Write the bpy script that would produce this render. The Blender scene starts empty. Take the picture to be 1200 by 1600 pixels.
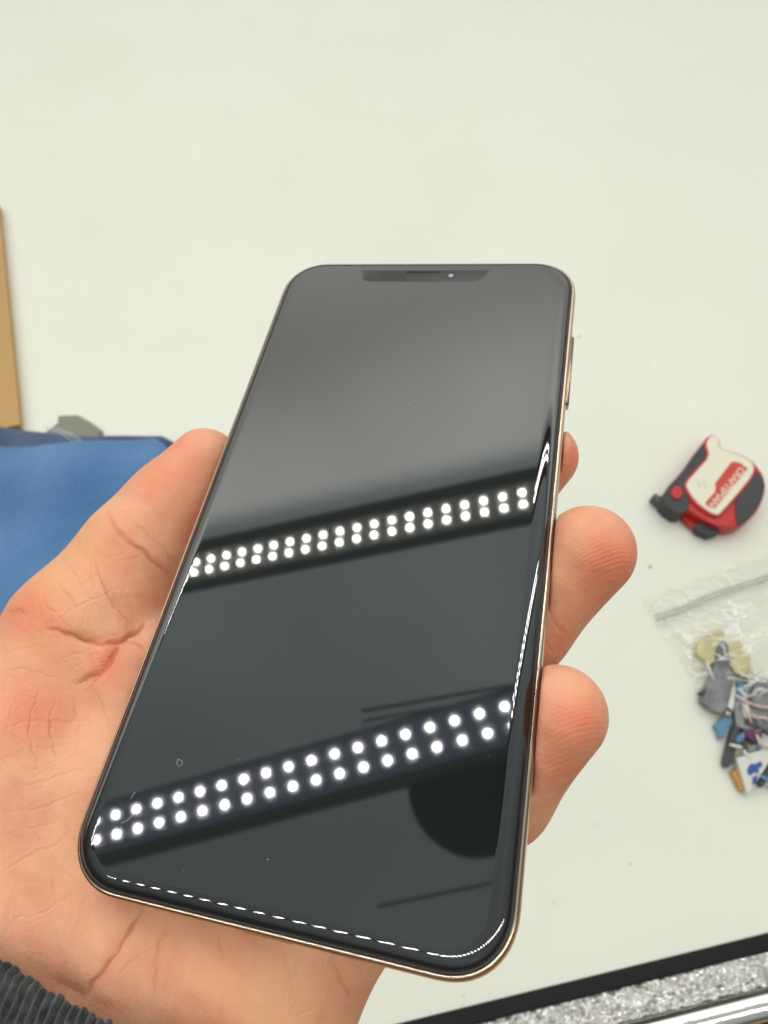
import bpy, bmesh, math, random
import numpy as np
from mathutils import Matrix, Vector
random.seed(7); rng = np.random.RandomState(7)
SC = bpy.context.scene
COL = SC.collection
MM = 0.001
# ---------------------------------------------------------------- camera
TH = math.radians(62.0); FPX = 1090.0; CH = 419.4            # tilt, focal length (px of the 1200x1600 photo), height mm
Bm = np.array([[1, 0, 0], [0, math.sin(TH), math.cos(TH)], [0, -math.cos(TH), math.sin(TH)]])   # rows: camera x, y, z in world
CAM = np.array([0, 0, CH])
cd = bpy.data.cameras.new('camera'); cam = bpy.data.objects.new('camera', cd); COL.objects.link(cam)
cd.sensor_fit = 'VERTICAL'; cd.sensor_height = 32.0; cd.sensor_width = 24.0
cd.lens = FPX / 1600 * 32.0
cd.clip_start = 0.005; cd.clip_end = 60
cam.matrix_world = Matrix(((Bm[0, 0], Bm[1, 0], Bm[2, 0], 0), (Bm[0, 1], Bm[1, 1], Bm[2, 1], 0), (Bm[0, 2], Bm[1, 2], Bm[2, 2], CH * MM), (0, 0, 0, 1)))
cd.dof.use_dof = True; cd.dof.focus_distance = 0.135; cd.dof.aperture_fstop = 21.0
SC.camera = cam
# ---------------------------------------------------------------- world: workshop light from all round, brighter beyond the lamps
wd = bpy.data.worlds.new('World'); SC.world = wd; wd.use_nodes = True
nt = wd.node_tree; nt.nodes.clear()
def N(nt, typ, **kw):
    n = nt.nodes.new(typ)
    for k, v in kw.items():
        if k in n.inputs.keys(): n.inputs[k].default_value = v
        else: setattr(n, k, v)
    return n
def math_n(nt, op, a, b=None, c=None, clamp=False):
    n = nt.nodes.new('ShaderNodeMath'); n.operation = op; n.use_clamp = clamp
    for i, v in enumerate((a, b, c)):
        if v is None: continue
        if isinstance(v, (int, float)): n.inputs[i].default_value = v
        else: nt.links.new(v, n.inputs[i])
    return n.outputs[0]
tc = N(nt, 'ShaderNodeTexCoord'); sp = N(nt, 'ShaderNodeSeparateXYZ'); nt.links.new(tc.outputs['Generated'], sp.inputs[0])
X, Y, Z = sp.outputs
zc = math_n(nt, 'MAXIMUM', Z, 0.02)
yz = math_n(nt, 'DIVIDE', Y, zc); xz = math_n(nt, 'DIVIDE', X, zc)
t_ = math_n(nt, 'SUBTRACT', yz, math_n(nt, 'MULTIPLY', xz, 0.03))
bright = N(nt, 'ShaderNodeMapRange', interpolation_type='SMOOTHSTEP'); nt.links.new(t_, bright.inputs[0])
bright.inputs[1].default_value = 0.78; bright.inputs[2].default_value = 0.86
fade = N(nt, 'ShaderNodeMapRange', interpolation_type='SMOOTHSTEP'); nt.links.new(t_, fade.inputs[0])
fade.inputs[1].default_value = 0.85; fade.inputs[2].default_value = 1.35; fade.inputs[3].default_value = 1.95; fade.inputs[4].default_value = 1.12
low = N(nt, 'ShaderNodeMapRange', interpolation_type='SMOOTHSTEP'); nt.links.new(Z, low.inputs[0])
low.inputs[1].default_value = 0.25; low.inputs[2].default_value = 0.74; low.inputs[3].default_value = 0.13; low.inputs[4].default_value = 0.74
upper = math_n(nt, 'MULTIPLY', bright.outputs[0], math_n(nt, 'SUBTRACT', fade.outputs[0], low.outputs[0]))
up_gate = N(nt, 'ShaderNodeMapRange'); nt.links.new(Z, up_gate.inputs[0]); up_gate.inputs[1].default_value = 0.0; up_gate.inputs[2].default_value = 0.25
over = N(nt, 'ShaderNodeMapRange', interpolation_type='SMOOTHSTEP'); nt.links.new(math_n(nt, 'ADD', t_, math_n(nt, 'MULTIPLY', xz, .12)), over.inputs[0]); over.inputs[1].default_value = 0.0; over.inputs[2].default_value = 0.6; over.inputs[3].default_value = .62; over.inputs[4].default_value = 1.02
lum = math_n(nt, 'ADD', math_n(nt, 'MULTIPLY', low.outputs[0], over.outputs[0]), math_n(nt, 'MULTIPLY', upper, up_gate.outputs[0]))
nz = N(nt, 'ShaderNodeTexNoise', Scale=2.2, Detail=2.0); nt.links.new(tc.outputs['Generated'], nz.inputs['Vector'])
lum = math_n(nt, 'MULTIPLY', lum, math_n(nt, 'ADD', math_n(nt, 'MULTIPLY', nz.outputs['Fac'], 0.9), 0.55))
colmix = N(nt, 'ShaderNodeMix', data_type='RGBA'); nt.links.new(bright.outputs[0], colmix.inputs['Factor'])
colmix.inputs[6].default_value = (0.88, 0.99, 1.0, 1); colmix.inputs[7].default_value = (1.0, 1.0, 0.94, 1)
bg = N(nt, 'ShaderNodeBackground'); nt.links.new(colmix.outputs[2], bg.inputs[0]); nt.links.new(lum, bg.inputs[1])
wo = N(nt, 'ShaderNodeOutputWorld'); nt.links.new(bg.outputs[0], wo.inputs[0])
SC.view_settings.view_transform = 'Standard'; SC.view_settings.look = 'None'
SC.view_settings.exposure = 0.0; SC.view_settings.gamma = 1.0; SC.view_settings.use_curve_mapping = False
SC.cycles.use_denoising = True; SC.cycles.max_bounces = 10; SC.cycles.transparent_max_bounces = 16
SC.cycles.caustics_reflective = False; SC.cycles.caustics_refractive = False
SC.cycles.sample_clamp_indirect = 6.0
LED_POWER = 172.0
# ---------------------------------------------------------------- frames of reference
rv = np.array([-0.5308546735397051, -0.21761477334457838, -0.1482316171584866]); tv = np.array([-3.9942219929542424, 0.18825198365726295, -148.64420816725513])
def rod(r):
    t = np.linalg.norm(r); k = r / t; K = np.array([[0, -k[2], k[1]], [k[2], 0, -k[0]], [-k[1], k[0], 0]])
    return np.eye(3) + math.sin(t) * K + (1 - math.cos(t)) * K @ K
Rp = rod(rv)
Lw = Bm.T @ Rp                       # phone-local -> world rotation
Lt = tv @ Bm + CAM
PM = Matrix([[*(Lw[i]), Lt[i] * MM] for i in range(3)] + [[0, 0, 0, 1]])
def ray(px, py):
    d = np.array([(px - 600) / FPX, -(py - 800) / FPX, -1.0]); return d
def L(px, py, h=0.0):                # the point of the phone's own frame (mm) seen at a pixel, h mm above the glass
    d = ray(px, py); n = Rp[:, 2]; Xc = d * ((tv @ n + h) / (d @ n)); return (Xc - tv) @ Rp
def T(px, py, z=0.0):                # the point of the table's frame (mm) seen at a pixel, z mm above the table
    d = ray(px, py) @ Bm; s = (z - CH) / d[2]; return CAM + d * s
def pix(P):                          # phone-local mm -> pixel
    Xc = P @ Rp.T + tv; return np.stack([600 + FPX * Xc[:, 0] / -Xc[:, 2], 800 - FPX * Xc[:, 1] / -Xc[:, 2]], 1)
# ---------------------------------------------------------------- helpers
def tag(o, label=None, cat=None, group=None, kind=None):
    if label: o['label'] = label
    if cat: o['category'] = cat
    if group: o['group'] = group
    if kind: o['kind'] = kind
    return o
def empty(name, loc=(0, 0, 0), rot=None):
    o = bpy.data.objects.new(name, None); COL.objects.link(o); o.location = loc; o.empty_display_size = 0.02
    if rot is not None: o.rotation_euler = rot
    return o
def link(name, verts, faces, mat=None, parent=None, smooth=True, scale=MM):
    me = bpy.data.meshes.new(name)
    me.from_pydata([tuple(float(c) * scale for c in v) for v in verts], [], [tuple(int(i) for i in f) for f in faces]); me.update()
    if smooth: me.polygons.foreach_set('use_smooth', [True] * len(me.polygons))
    if mat: me.materials.append(mat)
    o = bpy.data.objects.new(name, me); COL.objects.link(o)
    if parent is not None: o.parent = parent
    return o
def fix_normals(o):
    bm = bmesh.new(); bm.from_mesh(o.data); bmesh.ops.recalc_face_normals(bm, faces=bm.faces); bm.to_mesh(o.data); bm.free(); return o
def bevel(o, w, seg=2, ang=35):
    m = o.modifiers.new('bevel', 'BEVEL'); m.width = w * MM; m.segments = seg; m.limit_method = 'ANGLE'; m.angle_limit = math.radians(ang)
    w2 = o.modifiers.new('wn', 'WEIGHTED_NORMAL'); w2.keep_sharp = True
    return o
def prism(name, poly, z0, z1, mat, parent=None, bev=0.0, seg=3, smooth=False):
    n = len(poly); V = [(p[0], p[1], z0) for p in poly] + [(p[0], p[1], z1) for p in poly]
    F = [tuple(range(n - 1, -1, -1)), tuple(range(n, 2 * n))] + [(i, (i + 1) % n, n + (i + 1) % n, n + i) for i in range(n)]
    o = link(name, V, F, mat, parent, smooth=smooth); fix_normals(o)
    if bev: bevel(o, bev, seg); o.data.polygons.foreach_set('use_smooth', [True] * len(o.data.polygons))
    return o
def loft(name, rings, mat, parent=None, cap0=True, cap1=True, closed=True):
    V = []; F = []; n = len(rings[0])
    for r in rings: V += [tuple(p) for p in r]
    for k in range(len(rings) - 1):
        for i in range(n if closed else n - 1):
            j = (i + 1) % n; F.append((k * n + i, k * n + j, (k + 1) * n + j, (k + 1) * n + i))
    if cap0: F.append(tuple(range(n - 1, -1, -1)))
    if cap1: F.append(tuple(range((len(rings) - 1) * n, len(rings) * n)))
    return fix_normals(link(name, V, F, mat, parent))
def smooth_poly(pts, it=2):          # Chaikin
    for _ in range(it):
        q = []
        for i in range(len(pts)):
            a = np.array(pts[i]); b = np.array(pts[(i + 1) % len(pts)]); q += [a * .75 + b * .25, a * .25 + b * .75]
        pts = q
    return pts
def mat(name, col=(0.5, 0.5, 0.5), rough=0.5, metal=0.0, ior=1.5, **kw):
    m = bpy.data.materials.new(name); m.use_nodes = True; b = m.node_tree.nodes['Principled BSDF']
    b.inputs['Base Color'].default_value = (*col, 1); b.inputs['Roughness'].default_value = rough; b.inputs['Metallic'].default_value = metal; b.inputs['IOR'].default_value = ior
    for k, v in kw.items(): b.inputs[k.replace('_', ' ')].default_value = v
    return m
def noise_col(m, c1, c2, scale, detail=4, lo=0.35, hi=0.65, coord='Object', stretch=None):
    nt = m.node_tree; b = nt.nodes['Principled BSDF']
    tc = N(nt, 'ShaderNodeTexCoord'); mp = N(nt, 'ShaderNodeMapping'); nt.links.new(tc.outputs[coord], mp.inputs[0])
    if stretch: mp.inputs['Scale'].default_value = stretch
    nz = N(nt, 'ShaderNodeTexNoise', Scale=scale, Detail=float(detail)); nt.links.new(mp.outputs[0], nz.inputs['Vector'])
    mr = N(nt, 'ShaderNodeMapRange'); nt.links.new(nz.outputs['Fac'], mr.inputs[0]); mr.inputs[1].default_value = lo; mr.inputs[2].default_value = hi
    mx = N(nt, 'ShaderNodeMix', data_type='RGBA'); nt.links.new(mr.outputs[0], mx.inputs['Factor']); mx.inputs[6].default_value = (*c1, 1); mx.inputs[7].default_value = (*c2, 1)
    nt.links.new(mx.outputs[2], b.inputs['Base Color']); return mx
def add_bump(m, scale, strength, dist=0.0002, kind='noise', detail=4, stretch=None):
    nt = m.node_tree; b = nt.nodes['Principled BSDF']
    tc = N(nt, 'ShaderNodeTexCoord'); mp = N(nt, 'ShaderNodeMapping'); nt.links.new(tc.outputs['Object'], mp.inputs[0])
    if stretch: mp.inputs['Scale'].default_value = stretch
    if kind == 'noise': x = N(nt, 'ShaderNodeTexNoise', Scale=scale, Detail=float(detail)); out = x.outputs['Fac']
    else: x = N(nt, 'ShaderNodeTexVoronoi', Scale=scale); out = x.outputs['Distance']
    nt.links.new(mp.outputs[0], x.inputs['Vector'])
    bp = N(nt, 'ShaderNodeBump', Strength=strength, Distance=dist); nt.links.new(out, bp.inputs['Height'])
    old = b.inputs['Normal'].links
    if old: nt.links.new(old[0].from_socket, bp.inputs['Normal'])
    nt.links.new(bp.outputs[0], b.inputs['Normal'])

# ---------------------------------------------------------------- table and what lies beyond it
m_table = mat('white_laminate', (0.80, 0.80, 0.70), 0.42)
mx = noise_col(m_table, (0.80, 0.805, 0.715), (0.765, 0.77, 0.675), 5.0, 5, 0.3, 0.75)
nt = m_table.node_tree; b = nt.nodes['Principled BSDF']
tc = N(nt, 'ShaderNodeTexCoord'); prev = mx.outputs[2]
for sc_, lo_, hi_, cc_, am_ in ((17.0, .56, .72, (.72, .72, .63), .16), (3.1, .5, .7, (.74, .735, .64), .5), (110.0, .68, .80, (.68, .68, .6), .22)):
    nq = N(nt, 'ShaderNodeTexNoise', Scale=sc_, Detail=4.0, Distortion=.3); nt.links.new(tc.outputs['Object'], nq.inputs['Vector']); mq = N(nt, 'ShaderNodeMapRange'); nt.links.new(nq.outputs['Fac'], mq.inputs[0]); mq.inputs[1].default_value = lo_; mq.inputs[2].default_value = hi_; mq.inputs[4].default_value = am_
    mz = N(nt, 'ShaderNodeMix', data_type='RGBA'); nt.links.new(mq.outputs[0], mz.inputs['Factor']); nt.links.new(prev, mz.inputs[6]); mz.inputs[7].default_value = (*cc_, 1); prev = mz.outputs[2]
specks = [(905, 526, 1.1, .5), (1016, 886, 1.2, .5), (1016, 575, .8, .65), (153, 88, 2.2, .86), (171, 85, 1.6, .88), (152, 490, 1.6, .85), (152, 331, 1.4, .9), (530, 208, 1.2, .9), (866, 1411, 1.6, .82), (985, 1350, .9, .75), (1042, 1322, 1.3, .88), (930, 1290, 2.2, .93), (1007, 700, 1.0, .9), (410, 200, 1.0, .88), (300, 520, 1.0, .9), (1120, 420, 1.2, .88), (724, 1556, 1.0, .8), (820, 1462, 1.4, .9), (700, 70, 1.2, .92)]
nzs = N(nt, 'ShaderNodeTexNoise', Scale=900.0, Detail=1.0); nt.links.new(tc.outputs['Object'], nzs.inputs['Vector'])
for (px, py, r, k) in specks:
    k = min(.97, k + .12)
    p = T(px, py) * MM
    dn = N(nt, 'ShaderNodeVectorMath', operation='DISTANCE'); nt.links.new(tc.outputs['Object'], dn.inputs[0]); dn.inputs[1].default_value = tuple(p)
    dd = math_n(nt, 'ADD', dn.outputs['Value'], math_n(nt, 'MULTIPLY', nzs.outputs['Fac'], r * 0.8 * MM))
    mr = N(nt, 'ShaderNodeMapRange', interpolation_type='SMOOTHSTEP'); nt.links.new(dd, mr.inputs[0]); mr.inputs[1].default_value = r * 0.6 * MM; mr.inputs[2].default_value = r * 2.0 * MM
    mr.inputs[3].default_value = 1; mr.inputs[4].default_value = 0
    m2 = N(nt, 'ShaderNodeMix', data_type='RGBA'); nt.links.new(mr.outputs[0], m2.inputs['Factor']); nt.links.new(prev, m2.inputs[6])
    m2.inputs[7].default_value = (0.8 * k * k, 0.8 * k * k, 0.72 * k * k, 1); prev = m2.outputs[2]
nt.links.new(prev, b.inputs['Base Color'])
add_bump(m_table, 60, 0.12, 0.0005)
# front edge line of the table top, running from lower left to upper right of the picture
E0 = T(590, 1607); E1 = T(1200, 1457); ed = (E1 - E0) / np.linalg.norm(E1 - E0); en = np.array([ed[1], -ed[0], 0])   # en points to the near side
def edge_pt(s, d, z=0.0): return E0 + ed * s + en * d + np.array([0, 0, z])
tp = [edge_pt(-900, 0), edge_pt(900, 0), edge_pt(900, -1700), edge_pt(-900, -1700)]
table = prism('table_top', [p[:2] for p in tp], -25, 0, m_table)
table.name = 'table'; tag(table, 'white workshop table top with faint smudges and small dark specks, under everything', 'table')
m_floor = mat('floor_boards', (0.42, 0.24, 0.10), 0.5); noise_col(m_floor, (0.50, 0.30, 0.13), (0.30, 0.16, 0.06), 12, 5, stretch=(1, 14, 1))
fl = link('floor', [(-6000, -6000, -45), (6000, -6000, -45), (6000, 6000, -45), (-6000, 6000, -45)], [(0, 1, 2, 3)], m_floor, smooth=False); 
fl.location.z = -0.68
tag(fl, kind='structure')
# ---- trim along the near edge
m_blk = mat('black_rubber', (0.012, 0.011, 0.012), 0.6, Specular_IOR_Level=.2); add_bump(m_blk, 300, 0.2)
m_glit = mat('silver_glitter', (0.72, 0.70, 0.66), 0.22, 0.75)
noise_col(m_glit, (0.98, 0.97, 0.94), (0.80, 0.79, 0.75), 260, 1, 0.38, 0.50)
m_chr = mat('polished_steel', (0.82, 0.80, 0.74), 0.13, 1.0)
root = empty('edge_trim', tuple(E0 * MM)); tag(root, 'long edging of black rubber, silver glitter and polished metal along the near table edge', 'edge trim')
def sweep(name, prof, mt, s0=-500, s1=900, n=2, sm=True):
    rings = []
    for k in range(n):
        s = s0 + (s1 - s0) * k / (n - 1); rings.append([edge_pt(s, d, z) - E0 for d, z in prof])
    return loft(name, rings, mt, root)
o = sweep('rubber_border', [(0.1, -20), (0.1, 1.0), (1.2, 2.2), (6.9, 2.6), (7.6, 1.6), (7.6, -20)], m_blk)
bevel(o, .5, 2)
# glitter band: a real bumpy strip of grains
sl, wl = [], []
S0, S1, D0, D1 = -180, 420, 7.7, 21.0
ns, nd = 1150, 30
V = []; F = []
gs = rng.rand(4900, 2); gp = np.stack([S0 + gs[:, 0] * (S1 - S0), D0 + gs[:, 1] * (D1 - D0)], 1); gh = rng.uniform(0.7, 2.0, 4900); tilt = rng.uniform(-1.3, 1.3, (4900, 2))
S = np.linspace(S0, S1, ns); D = np.linspace(D0, D1, nd)
cell = {}
for i, p in enumerate(gp): cell.setdefault((int((p[0] - S0) // 2), int((p[1] - D0) // 2)), []).append(i)
for s in S:
    for d in D:
        best = 9; bi = 0; ci, cj = int((s - S0) // 2), int((d - D0) // 2)
        for a in (ci - 1, ci, ci + 1):
            for c in (cj - 1, cj, cj + 1):
                for i in cell.get((a, c), ()):
                    q = (gp[i, 0] - s) ** 2 * 0.28 + (gp[i, 1] - d) ** 2 * 1.6
                    if q < best: best = q; bi = i
        z = 0.6 + gh[bi] * max(0, 1 - best * .8) + tilt[bi, 0] * (s - gp[bi, 0]) * .5 + tilt[bi, 1] * (d - gp[bi, 1]) * .5
        V.append(edge_pt(s, d, z) - E0)
for i in range(ns - 1):
    for j in range(nd - 1): a = i * nd + j; F.append((a, a + nd, a + nd + 1, a + 1))
gl = fix_normals(link('glitter_band', V, F, m_glit, root, smooth=False))
sweep('glitter_backing', [(7.6, -20), (7.6, 0.3), (21.2, 0.3), (21.2, -20)], mat('grey_backing', (0.3, 0.3, 0.29), .6)).name = 'backing_strip'
sweep('seam_bead', [(21.2, -4), (21.2, 1.4), (21.6, 2.0), (22.0, 2.0), (22.4, 1.3), (22.4, -4)], mat('dark_steel', (0.25, 0.24, 0.22), .2, 1.0))
prof = [(22.4, -20)] + [(22.4 + 6.5 - 6.5 * math.cos(a), -2.5 + 4.5 * math.sin(a)) for a in np.linspace(0, math.pi, 26)] + [(35.4, -20)]
sweep('polished_rail', prof, m_chr)
sweep('lower_border', [(35.5, -24), (35.5, -5), (43, -7), (43, -24)], m_blk)
m_wd = mat('pale_wood', (0.62, 0.36, 0.15), 0.5); noise_col(m_wd, (0.68, 0.42, 0.19), (0.48, 0.26, 0.10), 14, 5, stretch=(2, 2, 2))
wb = prism('wooden_board', [edge_pt(-500, 43.5)[:2], edge_pt(900, 43.5)[:2], edge_pt(900, 230)[:2], edge_pt(-500, 230)[:2]], -30, -12, m_wd)
tag(wb, 'orange brown wooden board showing in the bottom right corner beyond the metal edge', 'board')

# ---- cardboard box at the left
m_card = mat('cardboard', (0.55, 0.36, 0.16), 0.7); noise_col(m_card, (0.54, 0.33, 0.13), (0.48, 0.28, 0.105), 9, 4); add_bump(m_card, 400, .2, stretch=(1, 8, 1))
c0, c1 = T(-4, 318, 9), T(29, 660, 9); cdv = (c1 - c0) / np.linalg.norm(c1 - c0); cn = np.array([cdv[1], -cdv[0], 0]); cn = cn if cn[0] < 0 else -cn
cb = empty('cardboard_box', (0, 0, 0)); tag(cb, 'flat tan cardboard box lying at the left edge above the blue cloth', 'box')
base = [c0 - cdv * 4, c1 + cdv * 2, c1 + cdv * 2 + cn * 200, c0 - cdv * 4 + cn * 200]
ob = prism('box_body', [p[:2] for p in base], 0.3, 7.4, m_card, cb, 1.5)
lid = prism('box_lid', [(p + (0.8 * (-cn) if i < 2 else 0))[:2] for i, p in enumerate(base)], 7.5, 9, m_card, cb, 0.4)

# ---- denim and blue cloth at the left
def cloth_mat(name, c1, c2, sc=2600):
    m = mat(name, c1, 0.9); nt = m.node_tree; b = nt.nodes['Principled BSDF']
    tc = N(nt, 'ShaderNodeTexCoord'); nz = N(nt, 'ShaderNodeTexNoise', Scale=26.0, Detail=5.0); nt.links.new(tc.outputs['Object'], nz.inputs['Vector'])
    n2 = N(nt, 'ShaderNodeTexNoise', Scale=900.0, Detail=3.0); nt.links.new(tc.outputs['Object'], n2.inputs['Vector'])
    f = math_n(nt, 'ADD', math_n(nt, 'MULTIPLY', nz.outputs['Fac'], .6), math_n(nt, 'MULTIPLY', n2.outputs['Fac'], .6))
    mr = N(nt, 'ShaderNodeMapRange'); nt.links.new(f, mr.inputs[0]); mr.inputs[1].default_value = .42; mr.inputs[2].default_value = .78
    mx = N(nt, 'ShaderNodeMix', data_type='RGBA'); nt.links.new(mr.outputs[0], mx.inputs['Factor']); mx.inputs[6].default_value = (*c1, 1); mx.inputs[7].default_value = (*c2, 1)
    nt.links.new(mx.outputs[2], b.inputs['Base Color'])
    wv = N(nt, 'ShaderNodeTexWave', Scale=sc / 6.0, Distortion=1.5); nt.links.new(tc.outputs['Object'], wv.inputs['Vector'])
    bp = N(nt, 'ShaderNodeBump', Strength=.8, Distance=.0006); nt.links.new(wv.outputs['Fac'], bp.inputs['Height']); nt.links.new(bp.outputs[0], b.inputs['Normal'])
    b.inputs['Sheen Weight'].default_value = .3
    return m
def cloth_pad(name, poly, htop, mt, label, seed, amp=1.5, edge=9.0, res=1.6, parent=None, z0=0.4):
    """a folded cloth: outline polygon (mm), rounded over its edge, with folds, closed below"""
    P = np.array([p[:2] for p in poly]); lo = P.min(0); hi = P.max(0)
    nx = int((hi[0] - lo[0]) / res) + 2; ny = int((hi[1] - lo[1]) / res) + 2
    gx, gy = np.meshgrid(np.linspace(lo[0], hi[0], nx), np.linspace(lo[1], hi[1], ny), indexing='ij'); G = np.stack([gx.ravel(), gy.ravel()], 1)
    def sd(G):
        d = np.full(len(G), 1e9); ins = np.zeros(len(G), bool)
        for i in range(len(P)):
            a = P[i]; b = P[(i + 1) % len(P)]; ab = b - a; t = np.clip(((G - a) @ ab) / (ab @ ab), 0, 1)
            d = np.minimum(d, np.linalg.norm(G - a - t[:, None] * ab, axis=1))
            c = ((a[1] <= G[:, 1]) != (b[1] <= G[:, 1])) & (G[:, 0] < (b[0] - a[0]) * (G[:, 1] - a[1]) / (b[1] - a[1] + 1e-12) + a[0]); ins ^= c
        return d, ins
    d, ins = sd(G)
    r = np.random.RandomState(seed); z = np.zeros(len(G))
    for _ in range(9):
        k = r.uniform(.02, .12); a = r.uniform(0, 6.28); ph = r.uniform(0, 6.28)
        z += np.sin(G[:, 0] * math.cos(a) * k + G[:, 1] * math.sin(a) * k + ph + 1.2 * np.sin(G[:, 1] * .03 + ph)) * amp / 3
    e = np.clip(d / edge, 0, 1); prof = np.sqrt(np.clip(1 - (1 - e) ** 2, 0, 1))
    top = z0 + (htop + z * 1.0) * prof
    idx = -np.ones(len(G), int); keep = np.where(ins)[0]
    V = []; F = []
    for j, k in enumerate(keep): idx[k] = j; V.append((G[k, 0], G[k, 1], top[k]))
    nb = len(V)
    for k in keep: V.append((G[k, 0], G[k, 1], z0 - .2))
    I = idx.reshape(nx, ny)
    for i in range(nx - 1):
        for j in range(ny - 1):
            q = (I[i, j], I[i + 1, j], I[i + 1, j + 1], I[i, j + 1])
            if min(q) >= 0: F.append(q); F.append(tuple(v + nb for v in q[::-1]))
    bm_edges = {}
    for f in F[::2]:
        for a, b2 in zip(f, f[1:] + f[:1]): bm_edges[(a, b2)] = 1
    for (a, b2) in list(bm_edges):
        if (b2, a) not in bm_edges: F.append((b2, a, a + nb, b2 + nb))
    o = link(name, V, F, mt, parent)
    if label: tag(o, *label)
    return o
m_blue = cloth_mat('blue_cloth', (0.060, 0.195, 0.47), (0.115, 0.31, 0.64))
m_den = cloth_mat('dark_denim', (0.020, 0.050, 0.13), (0.085, 0.145, 0.29))
m_st = mat('stitch', (0.45, 0.50, 0.55), .8)
bl_poly = [T(-260, 705, 24), T(-60, 692, 24), T(30, 691, 24), T(130, 684, 24), T(243, 677, 24), T(262, 690, 24), T(275, 760, 24), T(300, 900, 24), T(310, 1010, 24), T(-260, 1060, 24)]
blue = cloth_pad('blue_garment', bl_poly, 26, m_blue, ('folded bright blue cotton garment lying on the table behind the thumb', 'garment'), 3, 3.2, 5)
dn_poly = [T(-260, 640, 20), T(-20, 650, 20), T(60, 664, 20), T(140, 671, 20), T(255, 672, 20), T(275, 684, 20), T(265, 730, 20), T(240, 800, 20), T(-260, 800, 20)]
den = cloth_pad('jeans', dn_poly, 19, m_den, ('strip of dark blue denim jeans showing above the bright blue cloth', 'jeans'), 5, 3.0, 7)
# light stitched seam on the denim
sv = []; 
seamroot = den
def tube(name, pts, r, mt, parent=None, n=8, taper=None, scale=MM):
    pts = [np.array(p, float) for p in pts]; rings = []
    for i, p in enumerate(pts):
        d = pts[min(i + 1, len(pts) - 1)] - pts[max(i - 1, 0)]; d /= np.linalg.norm(d) + 1e-9
        u = np.cross(d, (0, 0, 1.0)); 
        if np.linalg.norm(u) < .1: u = np.cross(d, (1.0, 0, 0))
        u /= np.linalg.norm(u); v = np.cross(d, u); rr = r[i] if hasattr(r, '__len__') else r
        rings.append([p + (u * math.cos(a) + v * math.sin(a)) * rr for a in np.linspace(0, 2 * math.pi, n, endpoint=False)])
    return loft(name, rings, mt, parent)
V = []; F = []
def seam(pts, seg=2.2, gap=1.0, r=.45):
    pts = [np.array(p) for p in pts]
    for a, b2 in zip(pts, pts[1:]):
        Ln = np.linalg.norm(b2 - a); s = 0
        while s < Ln:
            p = a + (b2 - a) * s / Ln; q = a + (b2 - a) * min(1, (s + seg) / Ln); d = (q - p) / (np.linalg.norm(q - p) + 1e-9); u = np.array([-d[1], d[0], 0]) * r; w = np.array([0, 0, r])
            k = len(V); V.extend([p - u, p + w, p + u, q - u, q + w, q + u]); F.extend([(k, k + 1, k + 4, k + 3), (k + 1, k + 2, k + 5, k + 4)])
            s += seg + gap
for off in (0, 9, 16):
    seam([T(72 + off * 1.1, 668, 20.5 + .3), T(95 + off, 677, 21), T(112 + off, 689, 20.8), T(120 + off, 700, 20)])
link('stitching', V, F, m_st, den)
m_olive = mat('olive_plastic', (0.22, 0.22, 0.16), .5)
ol = prism('olive_clip', [T(*q, 5)[:2] for q in [(70, 676), (90, 662), (91, 650), (122, 649), (142, 660), (160, 673), (150, 690), (80, 690)]], 0.3, 6, m_olive, None, 1.2)
tag(ol, 'flat olive grey clip poking out behind the jeans', 'clip')

# ---------------------------------------------------------------- tape measure
ZT = 20.0
ZS = 0.72
def TP(zx, zy, z=ZT): return T(980 + zx / 5.4545, 640 + zy / 5.4545, z * ZS)[:2]
ctr = T(1110, 765, 0)
tm = empty('tape_measure', (ctr[0] * MM, ctr[1] * MM, 0)); tag(tm, 'red and black tape measure with cream face lying on its side on the table', 'tape measure')
def tpr(name, poly, z0, z1, mt, bev=0.0, sm=1, par=tm, zz=ZT):
    pl = [TP(*q, zz) for q in poly]; pl = smooth_poly(pl, sm) if sm else pl
    return prism(name, [(p[0] - ctr[0], p[1] - ctr[1]) for p in pl], z0, z1, mt, par, bev)
m_red = mat('red_plastic', (0.50, 0.020, 0.018), .35); m_grip = mat('grip_rubber', (0.045, 0.045, 0.047), .6); add_bump(m_grip, 700, .3)
m_cream = mat('cream_plastic', (0.78, 0.74, 0.60), .4); m_lab = mat('label_red', (0.55, 0.045, 0.025), .4); m_pink = mat('label_letters', (0.85, 0.62, 0.48), .5)
m_pale = mat('faint_print', (0.60, 0.60, 0.49), .5); m_steel = mat('hook_steel', (0.10, 0.10, 0.10), .35, .7)
outline = [(690, 215), (745, 200), (795, 262), (795, 315), (850, 345), (960, 368), (1060, 415), (1150, 500), (1195, 610), (1182, 720), (1125, 850), (1045, 935), (940, 1000), (780, 985), (640, 915), (520, 835), (450, 850), (300, 760), (350, 650), (430, 570), (510, 470), (590, 350), (645, 285)]
tpr('case', outline, 0.4, 17.6, m_red, 2.2)
grip1 = [(645, 285), (590, 350), (510, 470), (430, 570), (350, 650), (295, 750), (330, 815), (460, 905), (545, 815), (520, 740), (485, 650), (500, 610), (600, 500), (690, 405), (655, 300)]
tpr('front_grip', grip1, 1.5, 19.3, m_grip, 1.2)
grip2 = [(1110, 520), (1150, 550), (1185, 640), (1165, 730), (1120, 830), (1040, 930), (945, 995), (935, 920), (925, 800), (935, 750), (1000, 660), (1060, 570)]
tpr('back_grip', grip2, 3.5, 19.2, m_grip, 1.2)
rim = [(650, 300), (700, 222), (745, 206), (790, 262), (790, 318), (850, 352), (960, 376), (1050, 425), (1108, 480), (1090, 560), (1000, 680), (800, 905), (765, 915), (690, 890), (560, 800), (480, 655), (500, 600), (600, 490), (690, 400)]
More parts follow.
